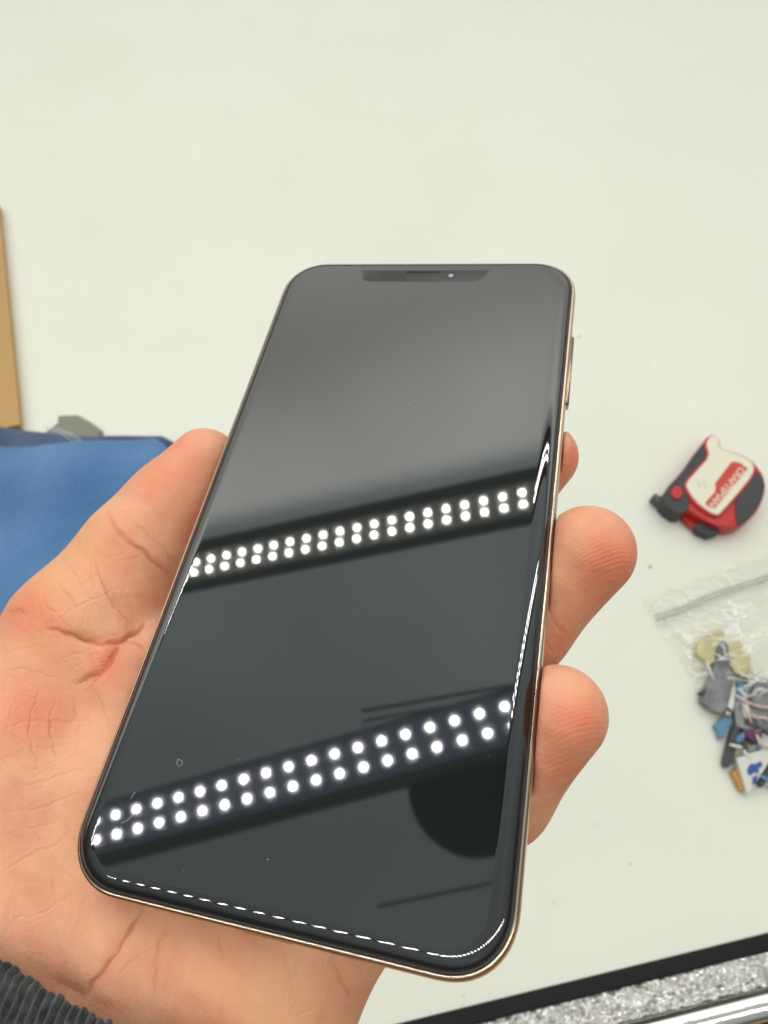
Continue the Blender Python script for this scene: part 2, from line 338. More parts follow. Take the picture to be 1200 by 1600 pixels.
tpr('red_rim', rim, 16, 19.9, m_red, .6)
face = [(668, 290), (705, 232), (745, 216), (780, 262), (780, 325), (850, 362), (955, 388), (1040, 432), (1083, 485), (1065, 560), (985, 665), (790, 890), (762, 902), (690, 870), (575, 780), (497, 655), (512, 615), (610, 505), (705, 400)]
tpr('face_plate', face, 17, 21.0, m_cream, .8)
lab = [(880, 455), (910, 448), (960, 462), (1022, 510), (740, 850), (662, 815), (672, 785), (745, 705), (750, 660), (740, 640), (800, 560)]
tpr('label_plate', lab, 20.5, 21.35, m_lab, .15, 0)
tpr('lock_button', [(400, 660), (440, 650), (475, 700), (460, 750), (420, 770), (375, 740), (372, 695)], 18, 21.2, m_red, .8)
tm.scale = (1, 1, ZS)
# writing on the tape, running from the upper right to the lower left end as on the photograph
def text_obj(txt, zp0, zp1, height, mt, par, z, dz=.12, name='lettering'):
    cu = bpy.data.curves.new(name, 'FONT'); cu.body = txt; cu.extrude = 0.02; cu.offset = 0.025; cu.align_x = 'CENTER'; cu.align_y = 'CENTER'
    tmp = bpy.data.objects.new(name, cu); COL.objects.link(tmp); bpy.context.view_layer.update()
    me = bpy.data.meshes.new_from_object(tmp.evaluated_get(bpy.context.evaluated_depsgraph_get())); bpy.data.objects.remove(tmp)
    co = np.array([v.co[:] for v in me.vertices]); w = co[:, 0].max() - co[:, 0].min(); hh = co[:, 1].max() - co[:, 1].min()
    a = TP(*zp0, z); b2 = TP(*zp1, z); d = b2 - a; Ln = np.linalg.norm(d); d /= Ln; nn = np.array([-d[1], d[0]]); c = (a + b2) / 2 - ctr[:2]
    co[:, 0] = (co[:, 0] - (co[:, 0].max() + co[:, 0].min()) / 2) / w * Ln; co[:, 1] = (co[:, 1] - (co[:, 1].max() + co[:, 1].min()) / 2) / hh * height
    zz = (co[:, 2] - co[:, 2].min()); zz = zz / max(zz.max(), 1e-6) * dz + z
    for v, q, zq in zip(me.vertices, co, zz): v.co = ((c[0] + d[0] * q[0] + nn[0] * q[1]) * MM, (c[1] + d[1] * q[0] + nn[1] * q[1]) * MM, zq * MM)
    me.materials.clear(); me.materials.append(mt); o = bpy.data.objects.new(name, me); COL.objects.link(o); o.parent = par; return o
text_obj('CRAFTSMAN', (985, 502), (718, 822), 4.6, m_pink, tm, 21.4)
text_obj('25', (690, 640), (590, 640), 5.2, m_pale, tm, 21.02, .06)
# hook, mouth and belt-clip details on the edge that faces the lower left
hk = [(215, 735), (240, 712), (300, 745), (345, 800), (330, 825), (300, 812)]
tpr('tape_hook', hk, 2, 13, m_steel, .3, 0, tm, 13)
tpr('hook_plate', [(250, 760), (330, 770), (480, 890), (440, 915), (330, 840)], 1.0, 11, m_steel, .4, 0, tm, 11)
tpr('tape_mouth', [(462, 900), (560, 880), (610, 960), (570, 1010), (500, 955)], 2.0, 8.0, m_red, .5, 0, tm, 8)
tpr('bottom_pad', [(575, 985), (620, 955), (790, 1015), (785, 1050), (700, 1078), (600, 1030)], 2.0, 11.0, m_grip, .6, 0, tm, 11)

# ---------------------------------------------------------------- clear bag and the bits inside
bag_mat = bpy.data.materials.new('clear_film'); bag_mat.use_nodes = True; nt = bag_mat.node_tree; nt.nodes.clear()
tr = N(nt, 'ShaderNodeBsdfTransparent'); tr.inputs[0].default_value = (0.998, 0.998, 0.993, 1)
gls = N(nt, 'ShaderNodeBsdfGlossy', Roughness=0.16); dfs = N(nt, 'ShaderNodeBsdfDiffuse'); dfs.inputs[0].default_value = (.93, .93, .88, 1)
fr = N(nt, 'ShaderNodeFresnel', IOR=1.5); m1 = N(nt, 'ShaderNodeMixShader'); m2 = N(nt, 'ShaderNodeMixShader'); m1.inputs[0].default_value = .0
tc = N(nt, 'ShaderNodeTexCoord'); nz = N(nt, 'ShaderNodeTexNoise', Scale=70.0, Detail=4.0, Distortion=.8); nt.links.new(tc.outputs['Object'], nz.inputs['Vector'])
bp = N(nt, 'ShaderNodeBump', Strength=1.0, Distance=.0035)
mpx = N(nt, 'ShaderNodeMapping'); mpx.inputs['Rotation'].default_value = (0, 0, .9); mpx.inputs['Scale'].default_value = (1, 2.6, 1); nt.links.new(tc.outputs['Object'], mpx.inputs[0])
mixv = N(nt, 'ShaderNodeVectorMath', operation='MULTIPLY_ADD'); nt.links.new(nz.outputs['Color'], mixv.inputs[0]); mixv.inputs[1].default_value = (.012, .012, .012); nt.links.new(mpx.outputs[0], mixv.inputs[2])
vr = N(nt, 'ShaderNodeTexVoronoi', Scale=75.0); vr.feature = 'DISTANCE_TO_EDGE'; nt.links.new(mixv.outputs[0], vr.inputs['Vector'])
vm = math_n(nt, 'MINIMUM', vr.outputs['Distance'], .16)
nt.links.new(math_n(nt, 'ADD', math_n(nt, 'MULTIPLY', vm, 2.0), math_n(nt, 'MULTIPLY', nz.outputs['Fac'], .5)), bp.inputs['Height'])
for q in (gls, fr): nt.links.new(bp.outputs[0], q.inputs['Normal'])
nt.links.new(tr.outputs[0], m1.inputs[1]); nt.links.new(dfs.outputs[0], m1.inputs[2])
nt.links.new(math_n(nt, 'MINIMUM', math_n(nt, 'MULTIPLY', fr.outputs[0], .6), .10), m2.inputs[0]); nt.links.new(m1.outputs[0], m2.inputs[1]); nt.links.new(gls.outputs[0], m2.inputs[2])
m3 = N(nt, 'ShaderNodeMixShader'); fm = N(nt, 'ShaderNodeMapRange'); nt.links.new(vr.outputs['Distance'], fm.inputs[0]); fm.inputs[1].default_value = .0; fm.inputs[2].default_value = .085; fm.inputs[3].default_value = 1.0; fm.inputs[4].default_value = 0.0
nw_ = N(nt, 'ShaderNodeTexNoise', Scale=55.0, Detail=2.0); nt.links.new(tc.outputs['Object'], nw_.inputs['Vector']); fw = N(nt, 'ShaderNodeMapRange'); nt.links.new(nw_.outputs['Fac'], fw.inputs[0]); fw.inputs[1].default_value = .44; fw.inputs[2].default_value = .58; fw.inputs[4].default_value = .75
wf = N(nt, 'ShaderNodeBsdfDiffuse'); wf.inputs[0].default_value = (.97, .97, .95, 1)  # whitened plastic folds, with glints painted in as diffuse white along them
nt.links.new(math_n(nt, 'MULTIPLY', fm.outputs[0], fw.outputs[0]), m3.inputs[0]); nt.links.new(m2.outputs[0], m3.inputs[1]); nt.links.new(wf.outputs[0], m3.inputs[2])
ou = N(nt, 'ShaderNodeOutputMaterial'); nt.links.new(m3.outputs[0], ou.inputs[0])
q00, q10, q01 = T(1000, 938), T(1240, 850), T(1165, 1275)
bx = q10 - q00; bx /= np.linalg.norm(bx); by = q01 - q00; by -= bx * (by @ bx); BH = np.linalg.norm(by); by /= BH; BW = 95.0
def BG(u, v, z): return q00 + bx * u + by * v + np.array([0, 0, z])
bagroot = empty('plastic_bag', tuple(q00 * MM)); tag(bagroot, 'crumpled clear zip bag holding small coloured bits, on the table at the right', 'bag')
def taper(v): return 0.10 * v + 0.0012 * v * v           # the left side leans in towards the bottom
nu, nv = 110, 150
def bag_h(u, v):
    fu = u / BW; fv = v / BH
    e = min(1, 4 * fu) * min(1, 6 * (1 - fu)) * min(1, 5 * max(0, fv - .14)) * min(1, 8 * (1 - fv)); e = max(0, e)
    w = .8 * math.sin(.31 * u + .22 * v + 2 * math.sin(.09 * v)) + .6 * math.sin(-.19 * u + .45 * v + 1.7 * math.sin(.13 * u)) + .5 * math.sin(.72 * u + .1 * v + 1.2 * math.sin(.21 * v))
    w += 1.1 * (1 - abs(math.sin(.055 * u + .085 * v + .6 * math.sin(.11 * u)))) ** 3 * 2
    return e * (8.5 + 2.5 * math.sin(fu * 3.1)) + w * (.35 + .75 * e) + 1.6
V = []; F = []
for i in range(nu):
    for j in range(nv):
        u = BW * i / (nu - 1); v = BH * j / (nv - 1); uu = u + taper(v) * (1 - u / BW) * .38
        V.append(BG(uu, v, bag_h(u, v)) - q00)
for i in range(nu - 1):
    for j in range(nv - 1): a = i * nv + j; F.append((a, a + nv, a + nv + 1, a + 1))
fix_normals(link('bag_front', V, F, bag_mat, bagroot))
back_mat = bpy.data.materials.new('clear_film_back'); back_mat.use_nodes = True; nt2 = back_mat.node_tree; nt2.nodes.clear(); t2 = N(nt2, 'ShaderNodeBsdfTransparent'); t2.inputs[0].default_value = (.995, .995, .99, 1); o2 = N(nt2, 'ShaderNodeOutputMaterial'); nt2.links.new(t2.outputs[0], o2.inputs[0])
V = [(BG(BW * i / 20 + taper(BH * j / 20) * (1 - i / 20) * .38, BH * j / 20, .45 + .1 * math.sin(i + j)) - q00) for i in range(21) for j in range(21)]
F = [(i * 21 + j, i * 21 + 21 + j, i * 21 + 22 + j, i * 21 + j + 1) for i in range(20) for j in range(20)]
link('bag_back', V, F, back_mat, bagroot)
m_zip = mat('zip_ridge', (.78, .78, .74), .25, 0, 1.5, Transmission_Weight=.5)
for vz in (13.0, 15.6): tube('zip_ridge', [BG(u, vz + .5 * math.sin(u * .1), 3.0 + .5 * math.sin(u * .2)) - q00 for u in np.linspace(2, BW, 40)], .55, m_zip, bagroot, 6)
def bit(name, poly, z0, z1, mt, label, cat, bev=.5, sm=1, tiltv=0.0):
    pl = [T(px, py, z1) for px, py in poly]; c = sum(pl) / len(pl)
    pl = [(p - c)[:2] for p in pl]; pl = smooth_poly(pl, sm) if sm else pl
    o = prism(name, pl, 0, z1 - z0, mt, None, bev); o.location = (c[0] * MM, c[1] * MM, z0 * MM)
    o.rotation_euler = (tiltv, tiltv * .5, 0); return tag(o, label, cat, 'small bits inside the clear bag')
C = lambda n, c, r=.45: mat(n, c, r)
m_y = C('pale_yellow', (.60, .54, .28)); noise_col(m_y, (.66, .60, .33), (.50, .44, .22), 60, 3); m_g = C('mid_grey', (.20, .20, .205)); noise_col(m_g, (.26, .26, .26), (.13, .13, .135), 90, 3); m_dk = C('charcoal', (.05, .05, .055)); m_bl = C('sky_blue', (.10, .24, .38)); m_db = C('strong_blue', (.03, .09, .30))
m_wh = C('off_white', (.66, .66, .60)); m_pu = C('plum', (.10, .03, .07)); m_or = C('amber_plastic', (.50, .26, .06)); m_pk = C('pink_wire', (.70, .50, .48))
bit('yellow_pad', [(1088, 1010), (1100, 992), (1127, 980), (1133, 990), (1124, 1028), (1112, 1040), (1098, 1030), (1090, 1022)], 1.5, 6.5, m_y, 'pale yellow flat piece at the upper left end of the bits in the bag', 'plastic piece', .9, 1, .06)
bit('yellow_pad', [(1140, 1005), (1160, 1000), (1173, 1018), (1174, 1040), (1166, 1062), (1152, 1052), (1140, 1040), (1136, 1022)], 1.5, 7, m_y, 'darker yellow rounded piece right of the grey stem in the bag', 'plastic piece', 1.2, 1, -.05)
bit('grey_lever', [(1123, 1000), (1138, 1000), (1140, 1040), (1148, 1062), (1136, 1118), (1112, 1108), (1098, 1096), (1108, 1066), (1118, 1034)], 2.5, 8.5, m_g, 'long mid grey plastic stem lying between two yellow pieces in the bag', 'plastic piece', 1.3, 1, .03)
bit('grey_block', [(1100, 1070), (1112, 1062), (1120, 1080), (1108, 1104), (1093, 1096)], 1.2, 6, m_g, 'small grey block at the left end of the heap of bits', 'plastic piece', .8, 1, .05)
bit('white_strip', [(1140, 1080), (1150, 1068), (1150, 1090), (1143, 1118), (1135, 1116)], 2.5, 7.5, m_wh, 'narrow off white strip beside the grey stem in the bag', 'plastic piece', .4, 0, -.06)
bit('blue_tab', [(1153, 1064), (1164, 1066), (1160, 1098), (1150, 1110), (1146, 1096)], 1.5, 6.0, m_bl, 'light blue tab between the white strip and charcoal disc', 'plastic piece', .5, 0, .08)
bit('blue_cross', [(1116, 1134), (1128, 1122), (1140, 1118), (1146, 1126), (1138, 1136), (1132, 1152), (1124, 1154), (1122, 1142)], .8, 4.5, m_bl, 'small teal blue piece sticking out left of the heap of bits', 'plastic piece', .5, 0)
bit('charcoal_disc', [(1172, 1082), (1182, 1064), (1200, 1056), (1225, 1058), (1240, 1080), (1230, 1110), (1205, 1120), (1180, 1108)], 1.5, 8, m_g, 'large charcoal rounded piece at the right edge of the photo', 'plastic piece', 1.5, 1, .1)
bit('grey_plate', [(1148, 1100), (1170, 1092), (1196, 1112), (1215, 1140), (1180, 1148), (1152, 1136)], 1.2, 7, m_g, 'dull grey plate crossed by pale threads in the middle of the heap', 'plastic piece', .8, 0, -.08)
bit('plum_chip', [(1160, 1140), (1184, 1136), (1192, 1150), (1182, 1162), (1168, 1152)], 1.5, 7.6, m_pu, 'small plum coloured chip near the right edge of the heap', 'plastic piece', .5, 0)
bit('black_lever', [(1148, 1128), (1158, 1130), (1152, 1168), (1142, 1200), (1130, 1196), (1138, 1160)], 1.2, 6.2, m_dk, 'slim black lever standing along the left side of the heap', 'plastic piece', .7, 1, .04)
for q_ in range(16):
    cx, cy = [(1104, 1080), (1128, 1060), (1150, 1090), (1140, 1110), (1166, 1110), (1158, 1150), (1176, 1130), (1150, 1165), (1186, 1160), (1196, 1140), (1168, 1180), (1140, 1030), (1120, 1100), (1182, 1050), (1195, 1215), (1164, 1062)][q_]
    an = rng.uniform(0, 3.1); a_, b_ = rng.uniform(6, 13), rng.uniform(2.5, 6); ca, sa = math.cos(an), math.sin(an)
    pl = [(cx + ca * a_ * u - sa * b_ * v, cy + sa * a_ * u + ca * b_ * v) for u, v in ((-1, -.7), (-.2, -1), (.9, -.8), (1, .6), (.1, 1), (-.8, .7))]
    zt = rng.uniform(6.5, 9.5); dk = q_ % 3
    bit('plastic_chip', pl, zt - rng.uniform(1.5, 3), zt, (m_dk, m_wh, m_bl)[dk], ('tiny charcoal chip at the far left, on the grey block', 'off white chip lying on the broad part of the grey stem', 'small blue chip at the top end of the white strip', 'charcoal chip just below the white strip', 'off white chip in the middle of the dull grey plate', 'blue chip just above the black loop', 'charcoal chip on the edge of the charcoal disc', 'off white chip on the foot of the black lever', 'blue chip beside the plum chip', 'charcoal chip at the right below the charcoal disc', 'off white chip at the corner of the printed wedge', 'blue chip tucked between the two yellow pieces', 'charcoal chip at the lower tip of the long grey stem', 'off white chip above the large charcoal disc', 'blue chip at the bottom right by the dark bar', 'charcoal chip between the blue tab and charcoal disc')[q_], 'plastic chip', .4, 0, rng.uniform(-.25, .25))
# black loop
cL = T(1156, 1172, 5)
rg = [T(1156 + 10 * math.cos(a), 1174 + 16 * math.sin(a), 5) - cL for a in np.linspace(-2.6, 2.2, 18)]
o = tube('black_loop', rg, 1.3, m_dk, None, 8); o.location = tuple(cL * MM); tag(o, 'curled black loop above the blue printed wedge', 'plastic piece', 'small bits inside the clear bag')
o = bit('printed_wedge', [(1150, 1184), (1200, 1168), (1208, 1180), (1172, 1238), (1168, 1240)], 1.0, 7.0, m_wh, 'off white wedge with blue marks at the bottom of the heap', 'plastic piece', .4, 0, .03)
wc = np.array(o.location) / MM
bmk = [(1166, 1204), (1172, 1192), (1180, 1194), (1188, 1188), (1192, 1196), (1184, 1200), (1186, 1208), (1176, 1206), (1172, 1213)]
mk2 = prism('blue_mark', [(T(*q, 7.3) - wc)[:2] for q in [(1176, 1214), (1184, 1210), (1182, 1222), (1175, 1226)]], 5.4, 6.45, m_db, o, 0)
mk = prism('blue_mark', [(T(*q, 7.3) - wc)[:2] for q in smooth_poly(bmk, 1)], 5.4, 6.5, m_db, o, 0)
bit('amber_stick', [(1143, 1206), (1152, 1201), (1166, 1230), (1158, 1236)], .9, 4.5, m_or, 'short amber stick at the very bottom left of the heap', 'plastic piece', .4, 0)
bit('dark_bar', [(1186, 1222), (1204, 1190), (1212, 1196), (1192, 1230)], 1.0, 5.6, m_dk, 'thin dark bar right of the printed wedge', 'plastic piece', .4, 0)
bit('ivory_piece', [(1196, 1224), (1212, 1198), (1230, 1210), (1214, 1236)], .9, 5, m_wh, 'plain ivory piece cut by the right edge below the dark bar', 'plastic piece', .4, 0)
for k, (pts, lb) in enumerate([([(1148, 1086), (1165, 1096), (1185, 1104), (1215, 1108)], 'pale pink wire running to the right edge over the charcoal piece'), ([(1160, 1098), (1170, 1118), (1174, 1130)], 'short pink wire lying on the dull grey plate'), ([(1176, 1120), (1195, 1122), (1215, 1132)], 'pink wire end crossing the right edge below the longest wire'), ([(1182, 1148), (1188, 1162), (1200, 1170)], 'crooked pink wire beside the plum chip'), ([(1104, 1032), (1110, 1050), (1116, 1064)], 'white twisted thread lying below the left yellow piece')]):
    c = T(*pts[0], 9); P_ = [T(px, py, 9.0 + .5 * math.sin(i * 2)) - c for i, (px, py) in enumerate(pts)]
    o = tube('wire_snippet', P_, .8, m_pk if k < 4 else m_wh, None, 8); o.location = tuple(c * MM); tag(o, lb, 'wire', 'small bits inside the clear bag')

# ---------------------------------------------------------------- lamps overhead (seen mirrored in the glass)
m_led = bpy.data.materials.new('led_light'); m_led.use_nodes = True; nt = m_led.node_tree; nt.nodes.clear()
em = N(nt, 'ShaderNodeEmission', Strength=LED_POWER); em.inputs[0].default_value = (1.0, .955, .86, 1); ou = N(nt, 'ShaderNodeOutputMaterial'); nt.links.new(em.outputs[0], ou.inputs[0])
m_pan1 = mat('pale_lamp_panel', (0.62, 0.68, 0.72), .6); m_pan = mat('lamp_panel', (0.32, 0.46, 0.95), .6); m_lt = mat('lamp_trim', (0.08, 0.14, 0.21), .5)
def fixture(c, ang, tr, spacing, gap, w_in, w_out, shift, n, label, r=5.1):
    ax = np.array([math.cos(ang), math.sin(ang), 0]); ay = np.array([-math.sin(ang), math.cos(ang), 0])
    rt = empty('led_lamp', (c[0] * MM, c[1] * MM, c[2] * MM), (0, 0, ang)); tag(rt, label, 'lamp', 'twin row led lamps above the table')
    Lh = spacing * n / 2 + 30
    prism('panel', [(-Lh, -w_in), (Lh, -w_in), (Lh, w_out), (-Lh, w_out)], 4, 20, tr[2], rt, 1.5)
    prism('side_trim', [(-Lh, w_out + .5), (Lh, w_out + .5), (Lh, w_out + tr[0]), (-Lh, w_out + tr[0])], 2, 40, m_lt, rt, 2)
    prism('side_trim', [(-Lh, -w_in - tr[1]), (Lh, -w_in - tr[1]), (Lh, -w_in - .5), (-Lh, -w_in - .5)], 0, 30, m_lt, rt, 2)
    src = None
    for row in (-1, 1):
        for k in range(n):
            x = (k - n / 2 + .5) * spacing + (shift if row > 0 else 0); y = row * gap / 2
            if src is None:
                V = [(r * math.cos(a), r * math.sin(a), 0) for a in np.linspace(0, 2 * math.pi, 16, endpoint=False)] + [(r * .9 * math.cos(a), r * .9 * math.sin(a), -.7) for a in np.linspace(0, 2 * math.pi, 16, endpoint=False)]
                F = [(i, (i + 1) % 16, 16 + (i + 1) % 16, 16 + i) for i in range(16)] + [tuple(range(16, 32))]
                src = o = fix_normals(link('led', V, F, m_led, rt, smooth=False))
            else: o = src.copy(); COL.objects.link(o); o.parent = rt
            o.location = (x * MM, y * MM, 0.0035)
    return rt
fixture((-482 + 42.1 * 6 - 10, 851 + 10, 1400), math.radians(2.2), (36, 12, m_pan1), 42.1, 30, 42, 40, 1.0, 50, 'nearly unlit panel lamp with two rows of leds, mirrored across the upper screen')
fixture((-558 + 47.5 * 6, 330 + 51, 1400), math.radians(10.3), (5, 20, m_pan), 47.5, 38, 48, 46, -6.0, 50, 'wider tilted lamp with two rows of leds, mirrored across the lower screen', 5.3)
fixture((-150, -420, 1400), math.radians(4), (5, 20, m_pan), 47.5, 38, 48, 46, -21.0, 50, 'rearmost lamp with two rows of leds, mirrored only in the curved bottom rim', 7.0)
for o in COL.objects:
    if o.name.startswith('led_lamp') and 'upper' in o.get('label', ''): o['label'] = 'narrow lamp with two rows of leds, mirrored across the upper screen'
m_dkd = mat('matte_black', (0.012, 0.012, 0.014), .8)
# round dark disc above, behind the wider lamp
def RF(px, py, Z):                   # where the mirrored view ray at a pixel meets height Z
    d = ray(px, py) @ Bm; d /= np.linalg.norm(d); n = Lw[:, 2]; s = ((Lt - CAM) @ n) / (d @ n); X0 = CAM + d * s; r = d - 2 * (d @ n) * n; return X0 + r * (Z - X0[2]) / r[2]
dc = RF(738, 1222, 1500); rad = np.linalg.norm(RF(738, 1338, 1500) - dc)
o = prism('round_lamp_shade', [(rad * math.cos(a), rad * math.sin(a)) for a in np.linspace(0, 2 * math.pi, 64, endpoint=False)], 0, 30, m_dkd); o.location = tuple(dc * MM)
tag(o, 'round black disc overhead, mirrored near the lower right of the screen', 'shade')
def rod_between(name, a, b2, w, label):
    d = (b2 - a) / np.linalg.norm(b2 - a); u = np.array([-d[1], d[0], 0]) * w; c = (a + b2) / 2
    o = prism(name, [(a - u - c)[:2], (b2 - u - c)[:2], (b2 + u - c)[:2], (a + u - c)[:2]], 0, 8, mat('rod_paint', (.10, .10, .11), .6)); o.location = tuple(c * MM); tag(o, label, 'rail')
rod_between('ceiling_rail', RF(565, 1110, 1480), RF(800, 1070, 1480), 2.0, 'thin dark rail overhead, mirrored just above the lower lamp')
rod_between('ceiling_rail', RF(566, 1126, 1480), RF(800, 1085, 1480), 1.6, 'second thin dark rail, mirrored nearest the lower lamp')
rod_between('ceiling_rail', RF(590, 1416, 1500), RF(775, 1378, 1500), 2.0, 'single thin rail mirrored near the bottom right of the screen')
# ---------------------------------------------------------------- phone
phone = empty('smartphone'); phone.matrix_world = PM
tag(phone, 'black glass smartphone with gold metal frame held in the hand, screen off', 'smartphone')
def rrect(w, h, r, n=14, e=2.2):
    """rounded rectangle with soft (superelliptic) corners, anticlockwise"""
    pts = []
    for (sx, sy, a0) in ((1, 1, 0), (-1, 1, 90), (-1, -1, 180), (1, -1, 270)):
        cx, cy = sx * (w / 2 - r), sy * (h / 2 - r)
        for k in range(n + 1):
            a = math.radians(a0 + 90 * k / n); c, s = math.cos(a), math.sin(a)
            pts.append((cx + r * math.copysign(abs(c) ** (2 / e), c), cy + r * math.copysign(abs(s) ** (2 / e), s)))
    return pts
def ring(inset, z, w=78.9, h=159.4, r=11.8): return [(x, y + .5, z) for x, y in rrect(w - 2 * inset, h - 2 * inset, max(.6, r - inset))]
m_glass = mat('black_glass', (0.011, 0.010, 0.010), 0.012, 0, 1.92)
m_disp = mat('display_glass', (0.012, 0.015, 0.0145), 0.03, 0, 1.95)
m_gold = mat('gold_steel', (0.60, 0.45, 0.34), 0.2, 1.0); add_bump(m_gold, 900, .05, .0001)
m_gask = mat('gasket', (0.02, 0.02, 0.02), .4); m_dark = mat('grille_dark', (0.004, 0.004, 0.004), .7)
# 2.5D front glass: flat middle, rounded down at the rim
rings = []
for a in np.linspace(0, math.pi / 2, 26):
    rings.append(ring(1.4 + 3.2 * (1 - math.sin(a)), -1.6 * (1 - math.cos(a))))
rings = rings[::1]
loft('front_glass', rings + [ring(1.4, -2.3)], m_glass, phone, cap0=True, cap1=True)
loft('gasket', [ring(1.4, -1.7), ring(.92, -1.72), ring(.92, -2.3), ring(1.4, -2.3)], m_gask, phone)
fr_r = []
for a in np.linspace(0, math.pi, 16):
    fr_r.append(ring(.95 * (1 - math.sin(a) ** .6), -1.75 - (1 - math.cos(a)) / 2 * 5.1))
loft('frame', [ring(1.35, -1.80)] + fr_r + [ring(1.0, -6.85)], m_gold, phone)
loft('back_glass', [ring(.8, -6.8), ring(.9, -7.3), ring(1.6, -7.65), ring(3, -7.75)], mat('back_gold_glass', (.70, .50, .38), .1), phone)
# display with its notch
dw, dh, dr, ins = 69.4, 150.3, 7.2, 4.1
pts = rrect(dw, dh, dr, 14)
top = dh / 2; nw, nhh = 16.7, 4.6
disp = [p for p in pts]
k0 = 14   # first corner's end is at the top right start of the top edge
q = []
for i, p in enumerate(pts):
    q.append(p)
    if i == 14:
        q += [(nw + 1.6, top), (nw + .7, top - .25), (nw + .15, top - .9), (nw - .1, top - 2.4)]
        q += [(nw - 2.6 + 2.5 * math.cos(a), top - nhh + 2.5 + 2.5 * math.sin(a)) for a in np.linspace(-.1, -math.pi / 2, 7)]
        q += [(-(nw - 2.6 + 2.5 * math.cos(a)), top - nhh + 2.5 + 2.5 * math.sin(a)) for a in np.linspace(-math.pi / 2, -.1, 7)]
        q += [(-nw + .1, top - 2.4), (-nw - .15, top - .9), (-nw - .7, top - .25), (-nw - 1.6, top)]
def flat(name, poly, z, mt, parent):
    bm = bmesh.new(); vs = [bm.verts.new((x * MM, y * MM, z * MM)) for x, y in poly]; f = bm.faces.new(vs); bmesh.ops.triangulate(bm, faces=[f]); bmesh.ops.recalc_face_normals(bm, faces=bm.faces)
    for f in bm.faces:
        if f.normal.z < 0: f.normal_flip()
    me = bpy.data.meshes.new(name); bm.to_mesh(me); bm.free(); me.materials.append(mt); o = bpy.data.objects.new(name, me); COL.objects.link(o); o.parent = parent; return o
flat('display', q, 0.02, m_disp, phone)
flat('earpiece', rrect(9.0, .8, .4, 5, 2), 0.03, m_dark, phone).location = (-.4 * MM, (dh / 2 - .9) * MM, 0)
fc = flat('front_camera', [(1.15 * math.cos(a), 1.15 * math.sin(a)) for a in np.linspace(0, 2 * math.pi, 24, endpoint=False)], 0.035, mat('lens_ring', (.02, .02, .03), .1), phone); fc.location = (7.4 * MM, (dh / 2 - 2.3) * MM, 0)
# lens dome that catches the light
bm = bmesh.new(); bmesh.ops.create_uvsphere(bm, u_segments=20, v_segments=12, radius=.75 * MM)
for v in bm.verts: v.co.z *= .45
me = bpy.data.meshes.new('lens'); bm.to_mesh(me); bm.free(); me.materials.append(mat('lens_coat', (.35, .36, .40), .25, .6)); ln = bpy.data.objects.new('lens', me); COL.objects.link(ln); ln.parent = fc
me.polygons.foreach_set('use_smooth', [True] * len(me.polygons))
# side button on the right, antenna breaks, screws and speaker holes at the bottom
y0 = 34.5; y1 = 55.0
sb = []
for yy, k in ((y0, .0), (y0 + .3, 1), (y1 - .3, 1), (y1, .0)): sb.append([(38.9, yy, -2.9), (39.4 + .5 * k, yy, -2.95), (39.45 + .6 * k, yy, -4.3), (39.4 + .5 * k, yy, -5.65), (38.9, yy, -5.7)])
loft('side_button', sb, m_gold, phone)
for yy in (62.5, -62.5):
    for sx in (1, -1):
        loft('antenna_line', [[(sx * 38.0, yy - .6, -2.1), (sx * 39.42, yy - .6, -3.4), (sx * 39.42, yy - .6, -5.2), (sx * 38.0, yy - .6, -6.6)], [(sx * 38.0, yy + .6, -2.1), (sx * 39.42, yy + .6, -3.4), (sx * 39.42, yy + .6, -5.2), (sx * 38.0, yy + .6, -6.6)]], mat('antenna_plastic', (.50, .40, .32), .4), phone)
port = loft('charging_port', [[(-4.3, -79.19, -3.2), (4.3, -79.19, -3.2), (4.6, -79.19, -4.3), (4.3, -79.19, -5.4), (-4.3, -79.19, -5.4), (-4.6, -79.19, -4.3)], [(-4.3, -78, -3.2), (4.3, -78, -3.2), (4.6, -78, -4.3), (4.3, -78, -5.4), (-4.3, -78, -5.4), (-4.6, -78, -4.3)]], m_dark, phone)
for x in list(np.arange(-20, -8.5, 2.4)) + list(np.arange(9.6, 21, 2.4)):
    loft('speaker_hole', [[(x + .7 * math.cos(a), yy, -4.3 + .7 * math.sin(a)) for a in np.linspace(0, 2 * math.pi, 12, endpoint=False)] for yy in (-79.195, -78.1)], m_dark, phone)
# dust and a tiny fibre on the glass
m_dust = mat('dust', (.62, .62, .58), .8)
du = empty('dust_specks'); du.matrix_world = PM; 
V = []; F = []
for (px, py, r) in [(640, 632, .16), (418, 1343, .10), (287, 1360, .07), (372, 1186, .07), (341, 1174, .06), (560, 962, .06), (505, 1010, .05), (650, 1190, .05), (455, 1230, .05), (738, 1168, .05), (600, 900, .05), (764, 1180, .06)]:
    c = L(px, py, .06); k = len(V); V += [(c[0] + r * math.cos(a) * random.uniform(.6, 1.2), c[1] + r * math.sin(a) * random.uniform(.6, 1.2), .05) for a in np.linspace(0, 6.28, 7)[:-1]] + [(c[0], c[1], .05 + r * .5)]
    F += [(k + i, k + (i + 1) % 6, k + 6) for i in range(6)]
dm = link('dust', V, F, m_dust); dm.matrix_world = PM; dm.name = 'dust'; tag(dm, kind='stuff'); bpy.data.objects.remove(du)
def fibre(pts, lb, r=.035):
    P_ = [L(px, py, .12) for px, py in pts]; c = P_[0].copy(); o = tube('fibre', [p - c for p in P_], r, m_dust, None, 5); o.matrix_world = PM @ Matrix.Translation(Vector(c * MM)); tag(o, lb, 'lint', 'lint on the screen')
fibre([(278, 1186), (284, 1189), (285, 1194), (280, 1198), (276, 1193), (278, 1186)], 'tiny ring of lint on the screen left of centre, above the lower lamp reflection')
